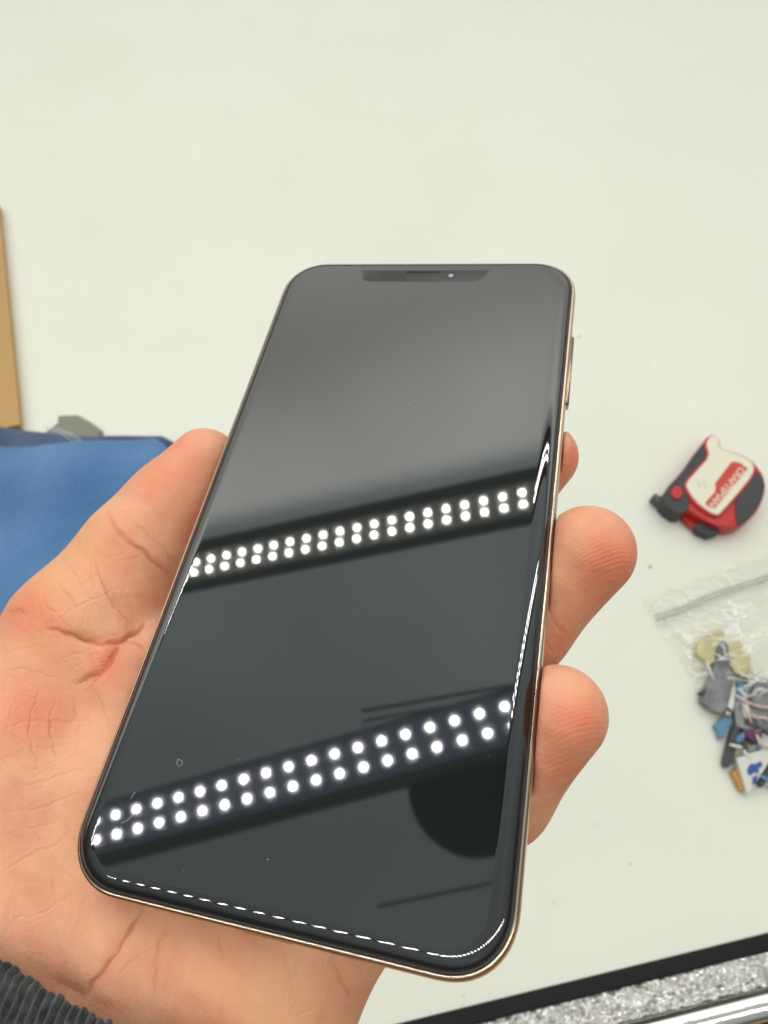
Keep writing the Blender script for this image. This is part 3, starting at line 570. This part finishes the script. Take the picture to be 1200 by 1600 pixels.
fibre([(189, 1286), (199, 1282), (207, 1274), (212, 1264), (213, 1257)], 'curved hair of lint crossing the leftmost mirrored leds')
fibre([(204, 1248), (208, 1242), (212, 1237)], 'short straight lint above the curved hair on the screen', .03)

# ---------------------------------------------------------------- the hand
def smin(ds, k): 
    m = np.min(ds, axis=0); return m - k * np.log(np.sum(np.exp(-(ds - m) / k), axis=0))
CONES = [  # a, ra, b, rb   (phone frame, mm)
    # thumb
    ((-47.6, 15.8, -10.0), 8.7, (-53.0, 3.0, -11.0), 9.8), ((-53.0, 3.0, -11.0), 9.8, (-58.0, -10.0, -11.5), 11.2), ((-58.0, -10.0, -11.5), 11.2, (-66.0, -31.0, -15.0), 15.0),
    ((-66.0, -31.0, -15.0), 15.0, (-69.0, -60.0, -20.0), 20.5), ((-58.0, -24.0, -13.0), 11.5, (-56.0, -29.5, -14.5), 9.0),
    # thenar mound to wrist
    ((-69.0, -60.0, -20.0), 20.5, (-56.0, -92.0, -26.0), 21.0), ((-56.0, -92.0, -26.0), 21.0, (-52.0, -140.0, -34.0), 20.0),
    # palm
    ((-44.0, -60.0, -24.0), 16.0, (-30.0, -92.0, -29.0), 18.0), ((-30.0, -92.0, -29.0), 18.0, (-38.0, -140.0, -36.0), 19.0),
    ((-12.0, -86.0, -27.5), 15.5, (-24.0, -112.0, -34.0), 17.0), ((3.0, -78.0, -27.0), 12.5, (-3.0, -94.0, -31.0), 12.5), ((-3.0, -94.0, -31.0), 12.5, (-26.0, -140.0, -38.0), 15.0),
    ((-44.0, -38.0, -22.0), 12.5, (-44.0, -60.0, -24.0), 16.0), ((-42.0, -32.0, -23.0), 11.0, (-8.0, -12.0, -27.0), 11.0), ((-44.0, -60.0, -24.0), 15.0, (0.0, -34.0, -28.0), 12.0),
    ((-30.0, -80.0, -26.0), 15.0, (2.0, -52.0, -28.0), 12.0), ((-12.0, -86.0, -26.0), 13.5, (2.0, -68.0, -27.0), 11.0), ((-20.0, -50.0, -26.0), 13.0, (-14.0, -70.0, -26.0), 13.5),
    # web lump beside the thenar fold
    ((-50.5, -37.5, -10.5), 4.6, (-47.0, -43.0, -11.5), 5.0), ((-44.5, -33.0, -13.5), 3.6, (-45.5, -40.0, -13.5), 5.0),
    # index
    ((-8.0, -12.0, -27.0), 11.0, (14.0, 2.0, -31.0), 9.0), ((14.0, 2.0, -31.0), 9.0, (26.0, 16.0, -22.0), 8.2), ((26.0, 16.0, -22.0), 8.2, (35.4, 24.4, -10.5), 7.9),
    # middle
    ((0.0, -34.0, -28.0), 11.0, (18.0, -28.0, -32.0), 9.2), ((18.0, -28.0, -32.0), 9.2, (34.5, -14.5, -20.0), 8.6), ((34.5, -14.5, -20.0), 8.6, (46.4, -1.0, -7.0), 9.5),
    # ring
    ((2.0, -52.0, -28.0), 10.5, (18.0, -60.0, -31.0), 9.2), ((18.0, -60.0, -31.0), 9.2, (33.5, -48.5, -18.5), 8.5), ((33.5, -48.5, -18.5), 8.5, (42.8, -35.4, -5.6), 8.8),
    # little finger, curled under the phone
    ((2.0, -68.0, -27.0), 10.0, (14.0, -70.0, -36.0), 8.0), ((14.0, -70.0, -36.0), 8.0, (24.0, -60.0, -40.0), 7.2),
]
CA = [(np.array(a, float), ra, np.array(b_, float), rb) for a, ra, b_, rb in CONES]
def sdf(P, k=2.1):
    ds = []
    for a, ra, b_, rb in CA:
        ab = b_ - a; t = np.clip(((P - a) @ ab) / (ab @ ab), 0, 1); ds.append(np.linalg.norm(P - a - t[:, None] * ab, axis=1) - (ra + (rb - ra) * t))
    d = smin(np.array(ds), k)
    qx = np.abs(P[:, 0]) - (39.4 - 11.8); qy = np.abs(P[:, 1] - .5) - (79.65 - 11.8)
    rr = np.minimum(np.maximum(qx, qy), 0) + np.sqrt(np.maximum(qx, 0) ** 2 + np.maximum(qy, 0) ** 2) - 11.8
    ph = np.maximum(rr, -(P[:, 2] + 7.9))
    # a softened cut so that the flesh bulges round the phone
    a_ = d; b2 = -ph; kk = 0.5; hh = np.clip(.5 - .5 * (b2 - a_) / kk, 0, 1)
    return np.where(np.abs(b2 - a_) < kk, b2 + (a_ - b2) * hh + kk * hh * (1 - hh), np.maximum(a_, b2))
GS = 1.15; lo = np.array([-98.0, -142.0, -58.0]); hi = np.array([60.0, 30.0, 8.0]); dims = np.ceil((hi - lo) / GS).astype(int) + 1
axs = [lo[i] + GS * np.arange(dims[i]) for i in range(3)]
vol = np.empty(dims, np.float32)
for i in range(0, dims[0], 8):
    g = np.stack(np.meshgrid(axs[0][i:i + 8], axs[1], axs[2], indexing='ij'), -1).reshape(-1, 3); vol[i:i + 8] = sdf(g).reshape(-1, dims[1], dims[2])
vol[:, :2, :] = np.maximum(vol[:, :2, :], .3)
ins = vol < 0
def surface_nets(vol, ins):
    n = np.array(vol.shape) - 1; cnt = np.zeros(n, int); acc = np.zeros((*n, 3))
    corners = [(i, j, k) for i in (0, 1) for j in (0, 1) for k in (0, 1)]
    sl = lambda c: tuple(slice(c[d], c[d] + n[d]) for d in range(3))
    for c in corners:
        for d in range(3):
            if c[d] == 0:
                c2 = list(c); c2[d] = 1; a = vol[sl(c)]; b_ = vol[sl(c2)]; x = (a < 0) != (b_ < 0)
                t = np.where(x, a / np.where(x, a - b_, 1), 0)
                for e in range(3): acc[..., e] += np.where(x, (c[e] + t) if e == d else c[e], 0)
                cnt += x
    act = cnt > 0; idx = -np.ones(n, int); idx[act] = np.arange(act.sum())
    ijk = np.argwhere(act); V = lo + GS * (ijk + acc[act] / cnt[act][:, None]); F = []
    for d in range(3):
        u, v = (d + 1) % 3, (d + 2) % 3
        a = np.take(ins, range(0, vol.shape[d] - 1), d); b_ = np.take(ins, range(1, vol.shape[d]), d)
        e = np.argwhere(a != b_); s = a[tuple(e.T)]
        ok = (e[:, u] > 0) & (e[:, v] > 0) & (e[:, u] < n[u]) & (e[:, v] < n[v]); e = e[ok]; s = s[ok]
        def at(du, dv): w = e.copy(); w[:, u] += du; w[:, v] += dv; return idx[tuple(w.T)]
        qd = np.stack([at(-1, -1), at(0, -1), at(0, 0), at(-1, 0)], 1); qd[~s] = qd[~s][:, ::-1]; F.append(qd)
    return V, np.concatenate(F)
HV, HF = surface_nets(vol, ins)
def grad(P, f, e=.15):
    g = np.stack([f(P + np.eye(3)[i] * e) - f(P - np.eye(3)[i] * e) for i in range(3)], 1) / (2 * e); return g
for _ in range(2):
    g = grad(HV, sdf); gn = np.maximum((g ** 2).sum(1), .2); HV = HV - g * (np.clip(sdf(HV), -1, 1) / gn)[:, None] * .9
me = bpy.data.meshes.new('hand'); me.from_pydata([tuple(v) for v in HV * MM], [], [tuple(int(i) for i in f) for f in HF]); me.update()
tmp = bpy.data.objects.new('tmp_hand', me); COL.objects.link(tmp)
md = tmp.modifiers.new('s', 'SUBSURF'); md.levels = 2; md.render_levels = 2
bpy.context.view_layer.update()
me2 = bpy.data.meshes.new_from_object(tmp.evaluated_get(bpy.context.evaluated_depsgraph_get())); bpy.data.objects.remove(tmp)
nvt = len(me2.vertices); co = np.empty(nvt * 3, np.float32); me2.vertices.foreach_get('co', co); co = co.reshape(-1, 3).astype(float) / MM
nr = np.empty(nvt * 3, np.float32); me2.vertices.foreach_get('normal', nr) if False else me2.vertex_normals.foreach_get('vector', nr); nr = nr.reshape(-1, 3).astype(float)
if (nr * (co - co.mean(0))).sum() < 0: nr = -nr
uv = pix(co); vd = np.array([40.04, -71.42, 124.12]) - co; vd /= np.linalg.norm(vd, axis=1)[:, None]; face_ = np.clip((nr * vd).sum(1) * 3, 0, 1)
def pdist(uv, poly):
    d = np.full(len(uv), 1e9); tt = np.zeros(len(uv)); P = np.array(poly, float); n = len(P) - 1
    for i in range(n):
        a, b_ = P[i], P[i + 1]; ab = b_ - a; t = np.clip(((uv - a) @ ab) / (ab @ ab + 1e-9), 0, 1); dd = np.linalg.norm(uv - a - t[:, None] * ab, axis=1)
        m = dd < d; d[m] = dd[m]; tt[m] = (i + t[m]) / n
    return d, tt
CREASES = [  # polyline px, width px, depth mm, redness (scattered light painted into the skin colour)
    ([(158, 796), (185, 826), (215, 856), (245, 884), (268, 908)], 5, .55, .6), ([(200, 806), (235, 842), (262, 872), (276, 884)], 4.5, .35, .3),
    ([(60, 978), (100, 992), (135, 1001), (165, 1004), (192, 1003), (214, 990), (228, 972)], 3.6, .7, 1.0),
    ([(162, 1054), (172, 1036), (180, 1018), (181, 1004)], 3.6, .65, 1.0), ([(118, 1072), (140, 1062), (162, 1052)], 3.6, .35, .8), ([(162, 1052), (150, 1068), (146, 1086)], 4, .36, .4),
    ([(0, 1051), (35, 1047), (70, 1050), (110, 1062)], 3, .3, .25), ([(190, 1004), (210, 1008), (232, 1020)], 4, .5, .4),
    ([(20, 1082), (14, 1120), (12, 1160)], 3, .25, .2), ([(58, 1078), (50, 1110), (48, 1150), (58, 1210)], 3, .35, .25), ([(84, 1082), (78, 1120), (88, 1170), (92, 1200)], 3, .3, .25), ([(112, 1085), (120, 1130), (118, 1180)], 3, .28, .2), ([(158, 1090), (164, 1120), (172, 1150)], 3, .3, .25),
    ([(0, 1138), (40, 1130), (90, 1124), (140, 1128)], 3, .3, .25), ([(0, 1230), (50, 1222), (100, 1212), (150, 1200)], 3, .3, .25), ([(0, 1160), (60, 1168), (120, 1160)], 2.5, .2, .15),
    ([(0, 1275), (60, 1262), (128, 1240)], 3, .25, .2), ([(0, 1362), (40, 1342), (85, 1318), (116, 1290)], 3.5, .34, .35), ([(0, 1305), (50, 1295), (118, 1268)], 2.5, .2, .2), ([(0, 1440), (60, 1425), (120, 1396)], 3, .3, .2), ([(30, 1445), (80, 1425), (135, 1385)], 2.5, .2, .15),
    ([(226, 1418), (208, 1446), (186, 1478), (166, 1508), (146, 1545), (138, 1560)], 3.6, .42, 1.0), ([(262, 1436), (256, 1462), (248, 1492), (240, 1530), (232, 1580)], 3.8, .28, .5), ([(258, 1470), (230, 1490), (196, 1512), (184, 1524)], 4, .25, .35), ([(140, 1400), (125, 1440), (95, 1480)], 3.5, .3, .2),
    ([(340, 1452), (343, 1480), (348, 1510)], 4, .35, .3), ([(446, 1480), (451, 1520), (453, 1570)], 4, .2, .3), ([(515, 1498), (530, 1522), (546, 1550), (552, 1566)], 3.8, .28, .7),
    ([(100, 880), (120, 905), (130, 935)], 3, .25, .25), ([(88, 905), (112, 935), (128, 968)], 3, .3, .25), ([(150, 868), (140, 900), (142, 930)], 3, .25, .25), ([(62, 935), (90, 962), (112, 990)], 3, .3, .25), ([(180, 880), (150, 905), (120, 922), (84, 948)], 2.6, .2, .2), ([(190, 908), (160, 930), (110, 960), (78, 985)], 2.6, .2, .2), ([(10, 960), (30, 955), (36, 962)], 5, .3, .9),
    ([(852, 952), (866, 975), (888, 995)], 5, .22, .3), ([(850, 1000), (858, 1012), (872, 1022)], 4, .2, .3),
    ([(150, 1010), (128, 1022), (100, 1030)], 3, .35, .3),
]
for q_ in range(230):                # faint short lines all over the palm
    cx, cy = [(rng.uniform(0, 190), rng.uniform(1010, 1480)), (rng.uniform(20, 240), rng.uniform(860, 1000)), (rng.uniform(150, 520), rng.uniform(1440, 1600))][q_ % 3 if q_ % 4 else 0]
    an = rng.choice([.1, 1.5, -.5, 1.0]) + rng.normal() * .35; ln_ = rng.uniform(15, 55); bend = rng.normal() * 5
    if cy > 1440: an = 1.75 + rng.normal() * .3
    dx_, dy_ = math.cos(an) * ln_, math.sin(an) * ln_
    CREASES.append(([(cx - dx_, cy - dy_), (cx + bend, cy + bend * .6), (cx + dx_, cy + dy_)], rng.uniform(2.0, 3.4), rng.uniform(.05, .15), rng.uniform(.05, .2)))
disp_ = np.zeros(nvt); red = np.zeros(nvt)
uvw = uv + 3.2 * np.stack([np.sin(uv[:, 1] * .055 + 1.7 * np.sin(uv[:, 0] * .031)), np.sin(uv[:, 0] * .061 + 1.4 * np.sin(uv[:, 1] * .027))], 1) + 1.1 * np.stack([np.sin(uv[:, 1] * .21), np.sin(uv[:, 0] * .23)], 1)
UV_ALL, DALL, RALL, FALL = uvw, disp_, red, face_
for poly, w, dep, rd in CREASES:
    P_ = np.array(poly); sel = np.where((UV_ALL[:, 0] > P_[:, 0].min() - 30) & (UV_ALL[:, 0] < P_[:, 0].max() + 30) & (UV_ALL[:, 1] > P_[:, 1].min() - 30) & (UV_ALL[:, 1] < P_[:, 1].max() + 30) & (FALL > 0))[0]
    if len(sel) == 0: continue
    if dep <= .35: dep *= .55; rd *= .8
    disp_ = DALL[sel]; red = RALL[sel]; face_ = FALL[sel]
    d, tt = pdist(UV_ALL[sel], poly); endf = np.sin(np.clip(np.minimum(tt, 1 - tt) * 3.2, 0, 1) * math.pi / 2); w = w * .62; g = np.exp(-(d / w) ** 1.35) * endf
    disp_ -= (dep * g - .25 * dep * np.exp(-((d - w * 2.0) / (w * 1.2)) ** 2) * endf) * face_; red = np.maximum(red, rd * (.55 * np.exp(-(d / (w * .9)) ** 2) + .3 * np.exp(-(d / (w * 3.2)) ** 2)) * endf * face_)
    DALL[sel] = disp_; RALL[sel] = red
disp_, red, face_ = DALL, RALL, FALL
# folds: one side swells over the crease, the other dips under it
def fold(poly, up, dn, ru, rd_):
    d, tt = pdist(uv, poly); P = np.array(poly, float); n = len(P) - 1; i = np.minimum((tt * n).astype(int), n - 1)
    e = P[i + 1] - P[i]; q = uv - P[i]; sg = np.sign(e[:, 0] * q[:, 1] - e[:, 1] * q[:, 0]); fe = np.clip(np.minimum(tt, 1 - tt) * 4, 0, 1)
    return np.where(sg < 0, up * (d / ru) * np.exp(1 - d / ru), dn * (d / rd_) * np.exp(1 - d / rd_)) * fe * face_
disp_ += fold([(60, 978), (100, 992), (135, 1001), (165, 1004), (192, 1003), (214, 990), (228, 972)], 1.7, .35, 30, 18)
disp_ += fold([(118, 1072), (140, 1062), (162, 1052), (172, 1036), (180, 1018), (181, 1004)], 1.3, .6, 15, 14)
disp_ += fold([(138, 1560), (146, 1545), (166, 1508), (186, 1478), (208, 1446), (226, 1418)], .8, .4, 30, 20)
disp_ += fold([(158, 796), (185, 826), (215, 856), (245, 884), (268, 908)], .35, .3, 16, 14)
# broad soft unevenness of the flesh
ph_ = np.sin(co[:, 0] * .33 + 1.3 * np.sin(co[:, 1] * .21)) * np.sin(co[:, 1] * .29 + .8 * np.sin(co[:, 0] * .19) + 1) + .5 * np.sin(co[:, 0] * .71 + co[:, 1] * .43) * np.sin(co[:, 1] * .66 - co[:, 0] * .2)
disp_ += .17 * ph_ * face_
for q_ in range(14):
    kx, ky, kz = rng.normal(size=3) * rng.uniform(.5, 1.6); disp_ += .007 * np.sin(co[:, 0] * kx + co[:, 1] * ky + co[:, 2] * kz + q_) * face_
co2 = co + nr * disp_[:, None]
# keep the flesh out of the phone
me2.vertices.foreach_set('co', (co2 * MM).astype(np.float32).ravel())
blush = np.zeros(nvt)
for (px, py, r, k) in [(958, 880, 55, .85), (905, 1130, 50, .7), (880, 1195, 45, .55), (890, 715, 30, .6), (255, 745, 60, .45), (290, 700, 50, .3), (40, 960, 60, .7), (170, 1040, 35, .7), (150, 870, 60, .3), (60, 1100, 80, .3), (860, 860, 40, .1), (880, 1010, 40, .3), (245, 800, 50, .25), (330, 1500, 90, .15)]:
    blush = np.maximum(blush, k * np.exp(-((uv[:, 0] - px) ** 2 + (uv[:, 1] - py) ** 2) / r ** 2))
yel = np.zeros(nvt)
for (px, py, r, k) in [(130, 850, 60, .8), (60, 900, 70, .8), (220, 720, 40, .5), (240, 1440, 60, .7), (400, 1530, 120, .6), (150, 1330, 70, .5), (110, 985, 40, .3), (70, 1020, 60, .4), (900, 850, 30, .4)]:
    yel = np.maximum(yel, k * np.exp(-((uv[:, 0] - px) ** 2 + (uv[:, 1] - py) ** 2) / r ** 2))
att = me2.attributes.new('tint', 'FLOAT_COLOR', 'POINT'); buf = np.ones((nvt, 4), np.float32); buf[:, 0] = np.clip(blush, 0, 1); buf[:, 1] = np.clip(red, 0, 1); buf[:, 2] = np.clip(yel, 0, 1); att.data.foreach_set('color', buf.ravel())
me2.polygons.foreach_set('use_smooth', [True] * len(me2.polygons)); me2.update()
m_skin = mat('skin', (.8, .5, .37), .48); nt = m_skin.node_tree; b = nt.nodes['Principled BSDF']
at = N(nt, 'ShaderNodeAttribute', attribute_name='tint'); sp = N(nt, 'ShaderNodeSeparateColor'); nt.links.new(at.outputs['Color'], sp.inputs[0])
tc = N(nt, 'ShaderNodeTexCoord')
def mixc(a, col, fac):
    m = N(nt, 'ShaderNodeMix', data_type='RGBA'); nt.links.new(a, m.inputs[6]) if not isinstance(a, tuple) else setattr(m.inputs[6], 'default_value', (*a, 1)); m.inputs[7].default_value = (*col, 1); nt.links.new(fac, m.inputs['Factor']); return m.outputs[2]
n1 = N(nt, 'ShaderNodeTexNoise', Scale=90.0, Detail=4.0); nt.links.new(tc.outputs['Object'], n1.inputs['Vector'])
n2 = N(nt, 'ShaderNodeTexNoise', Scale=420.0, Detail=3.0); nt.links.new(tc.outputs['Object'], n2.inputs['Vector'])
mr = N(nt, 'ShaderNodeMapRange'); nt.links.new(n1.outputs['Fac'], mr.inputs[0]); mr.inputs[1].default_value = .38; mr.inputs[2].default_value = .62
n0 = N(nt, 'ShaderNodeTexNoise', Scale=42.0, Detail=3.0, Distortion=.6); nt.links.new(tc.outputs['Object'], n0.inputs['Vector']); mr0 = N(nt, 'ShaderNodeMapRange'); nt.links.new(n0.outputs['Fac'], mr0.inputs[0]); mr0.inputs[1].default_value = .5; mr0.inputs[2].default_value = .72; mr0.inputs[4].default_value = .38
mr2 = N(nt, 'ShaderNodeMapRange'); nt.links.new(n2.outputs['Fac'], mr2.inputs[0]); mr2.inputs[1].default_value = .45; mr2.inputs[2].default_value = .8; mr2.inputs[4].default_value = .35
c = mixc((.80, .42, .26), (.77, .345, .215), mr.outputs[0]); c = mixc(c, (.85, .50, .31), mr2.outputs[0])
c = mixc(c, (.74, .27, .16), mr0.outputs[0]); c = mixc(c, (.82, .47, .235), math_n(nt, 'MULTIPLY', sp.outputs[2], .8)); c = mixc(c, (.72, .17, .08), math_n(nt, 'MULTIPLY', sp.outputs[0], .85)); c = mixc(c, (.50, .10, .05), math_n(nt, 'MULTIPLY', sp.outputs[1], .62))
nt.links.new(c, b.inputs['Base Color'])
b.inputs['Subsurface Weight'].default_value = .55; b.inputs['Subsurface Radius'].default_value = (1.0, .32, .16); b.inputs['Subsurface Scale'].default_value = .0035
b.inputs['Specular IOR Level'].default_value = .4
# skin relief: fine cells, ridges
vo = N(nt, 'ShaderNodeTexVoronoi', Scale=1300.0); nt.links.new(tc.outputs['Object'], vo.inputs['Vector'])
mp = N(nt, 'ShaderNodeMapping'); nt.links.new(tc.outputs['Object'], mp.inputs[0]); mp.inputs['Rotation'].default_value = (0, 0, math.radians(62))
wv = N(nt, 'ShaderNodeTexWave', Scale=430.0, Distortion=4.0, Detail=1.0); wv.inputs['Detail Scale'].default_value = .25; nt.links.new(mp.outputs[0], wv.inputs['Vector'])
hsum = math_n(nt, 'ADD', math_n(nt, 'MULTIPLY', vo.outputs['Distance'], 1.0), math_n(nt, 'ADD', math_n(nt, 'MULTIPLY', wv.outputs['Fac'], math_n(nt, 'ADD', math_n(nt, 'MULTIPLY', sp.outputs[0], .9), .14)), math_n(nt, 'MULTIPLY', n2.outputs['Fac'], 1.2)))
bp = N(nt, 'ShaderNodeBump', Strength=.42, Distance=.00012); nt.links.new(hsum, bp.inputs['Height']); nt.links.new(bp.outputs[0], b.inputs['Normal'])
me2.materials.clear(); me2.materials.append(m_skin); me2.name = 'hand'
hand = bpy.data.objects.new('hand', me2); COL.objects.link(hand); hand.matrix_world = PM
tag(hand, 'left hand, palm up, holding the black phone between thumb and fingers', 'hand')

# ---------------------------------------------------------------- ribbed sleeve
m_slv = mat('knit_grey', (.07, .075, .075), .95); noise_col(m_slv, (.016, .018, .02), (.062, .066, .063), 420, 4, .38, .66); add_bump(m_slv, 1500, .8, .0005)
m_slv.node_tree.nodes['Principled BSDF'].inputs['Sheen Weight'].default_value = .25
ax0 = np.array([-39.6, -85.4, -26.6]); axd = np.array([-.20, -.90, -.25]); axd /= np.linalg.norm(axd)
u_ = np.cross(axd, (0, 0, 1.0)); u_ /= np.linalg.norm(u_); v_ = np.cross(u_, axd); v_ = v_ if v_[2] > 0 else -v_
NR = 190; NA = NR * 6; rings = []
Lp = [-.9, -.3, 0.0] + list(np.linspace(.8, 62, 50))
jit = rng.rand(NR) * .9
def slv_ring(s, rofs, edge=0.0):
    out = []
    for i in range(NA):
        a = 2 * math.pi * i / NA; rib = i / 6 + .25 * math.sin(s * .09 + a * 2); f = abs(math.sin(math.pi * rib)); k = int(rib) % NR
        rr = 1.15 * f ** .8 + rofs + .22 * math.sin(s * 3.3 + k * 2.1) * f + .8 * math.sin(a * 3 + s * .05)
        ss = s + ((jit[k] * .5 - f ** .6 * 1.3) if s < 2 else 0)
        out.append(ax0 + axd * ss + u_ * math.cos(a) * (48 + rr) + v_ * math.sin(a) * (29 + rr))
    return out
rings = [slv_ring(6, -2.6), slv_ring(1.2, -2.6), slv_ring(-.3, -2.0), slv_ring(-.7, -1.2), slv_ring(-.5, -.4)] + [slv_ring(s, 0) for s in Lp[2:]]
sl_ = loft('sleeve', rings, m_slv, hand, cap0=False, cap1=False)
sl_['label'] = 'dark grey ribbed knit sleeve cuff'
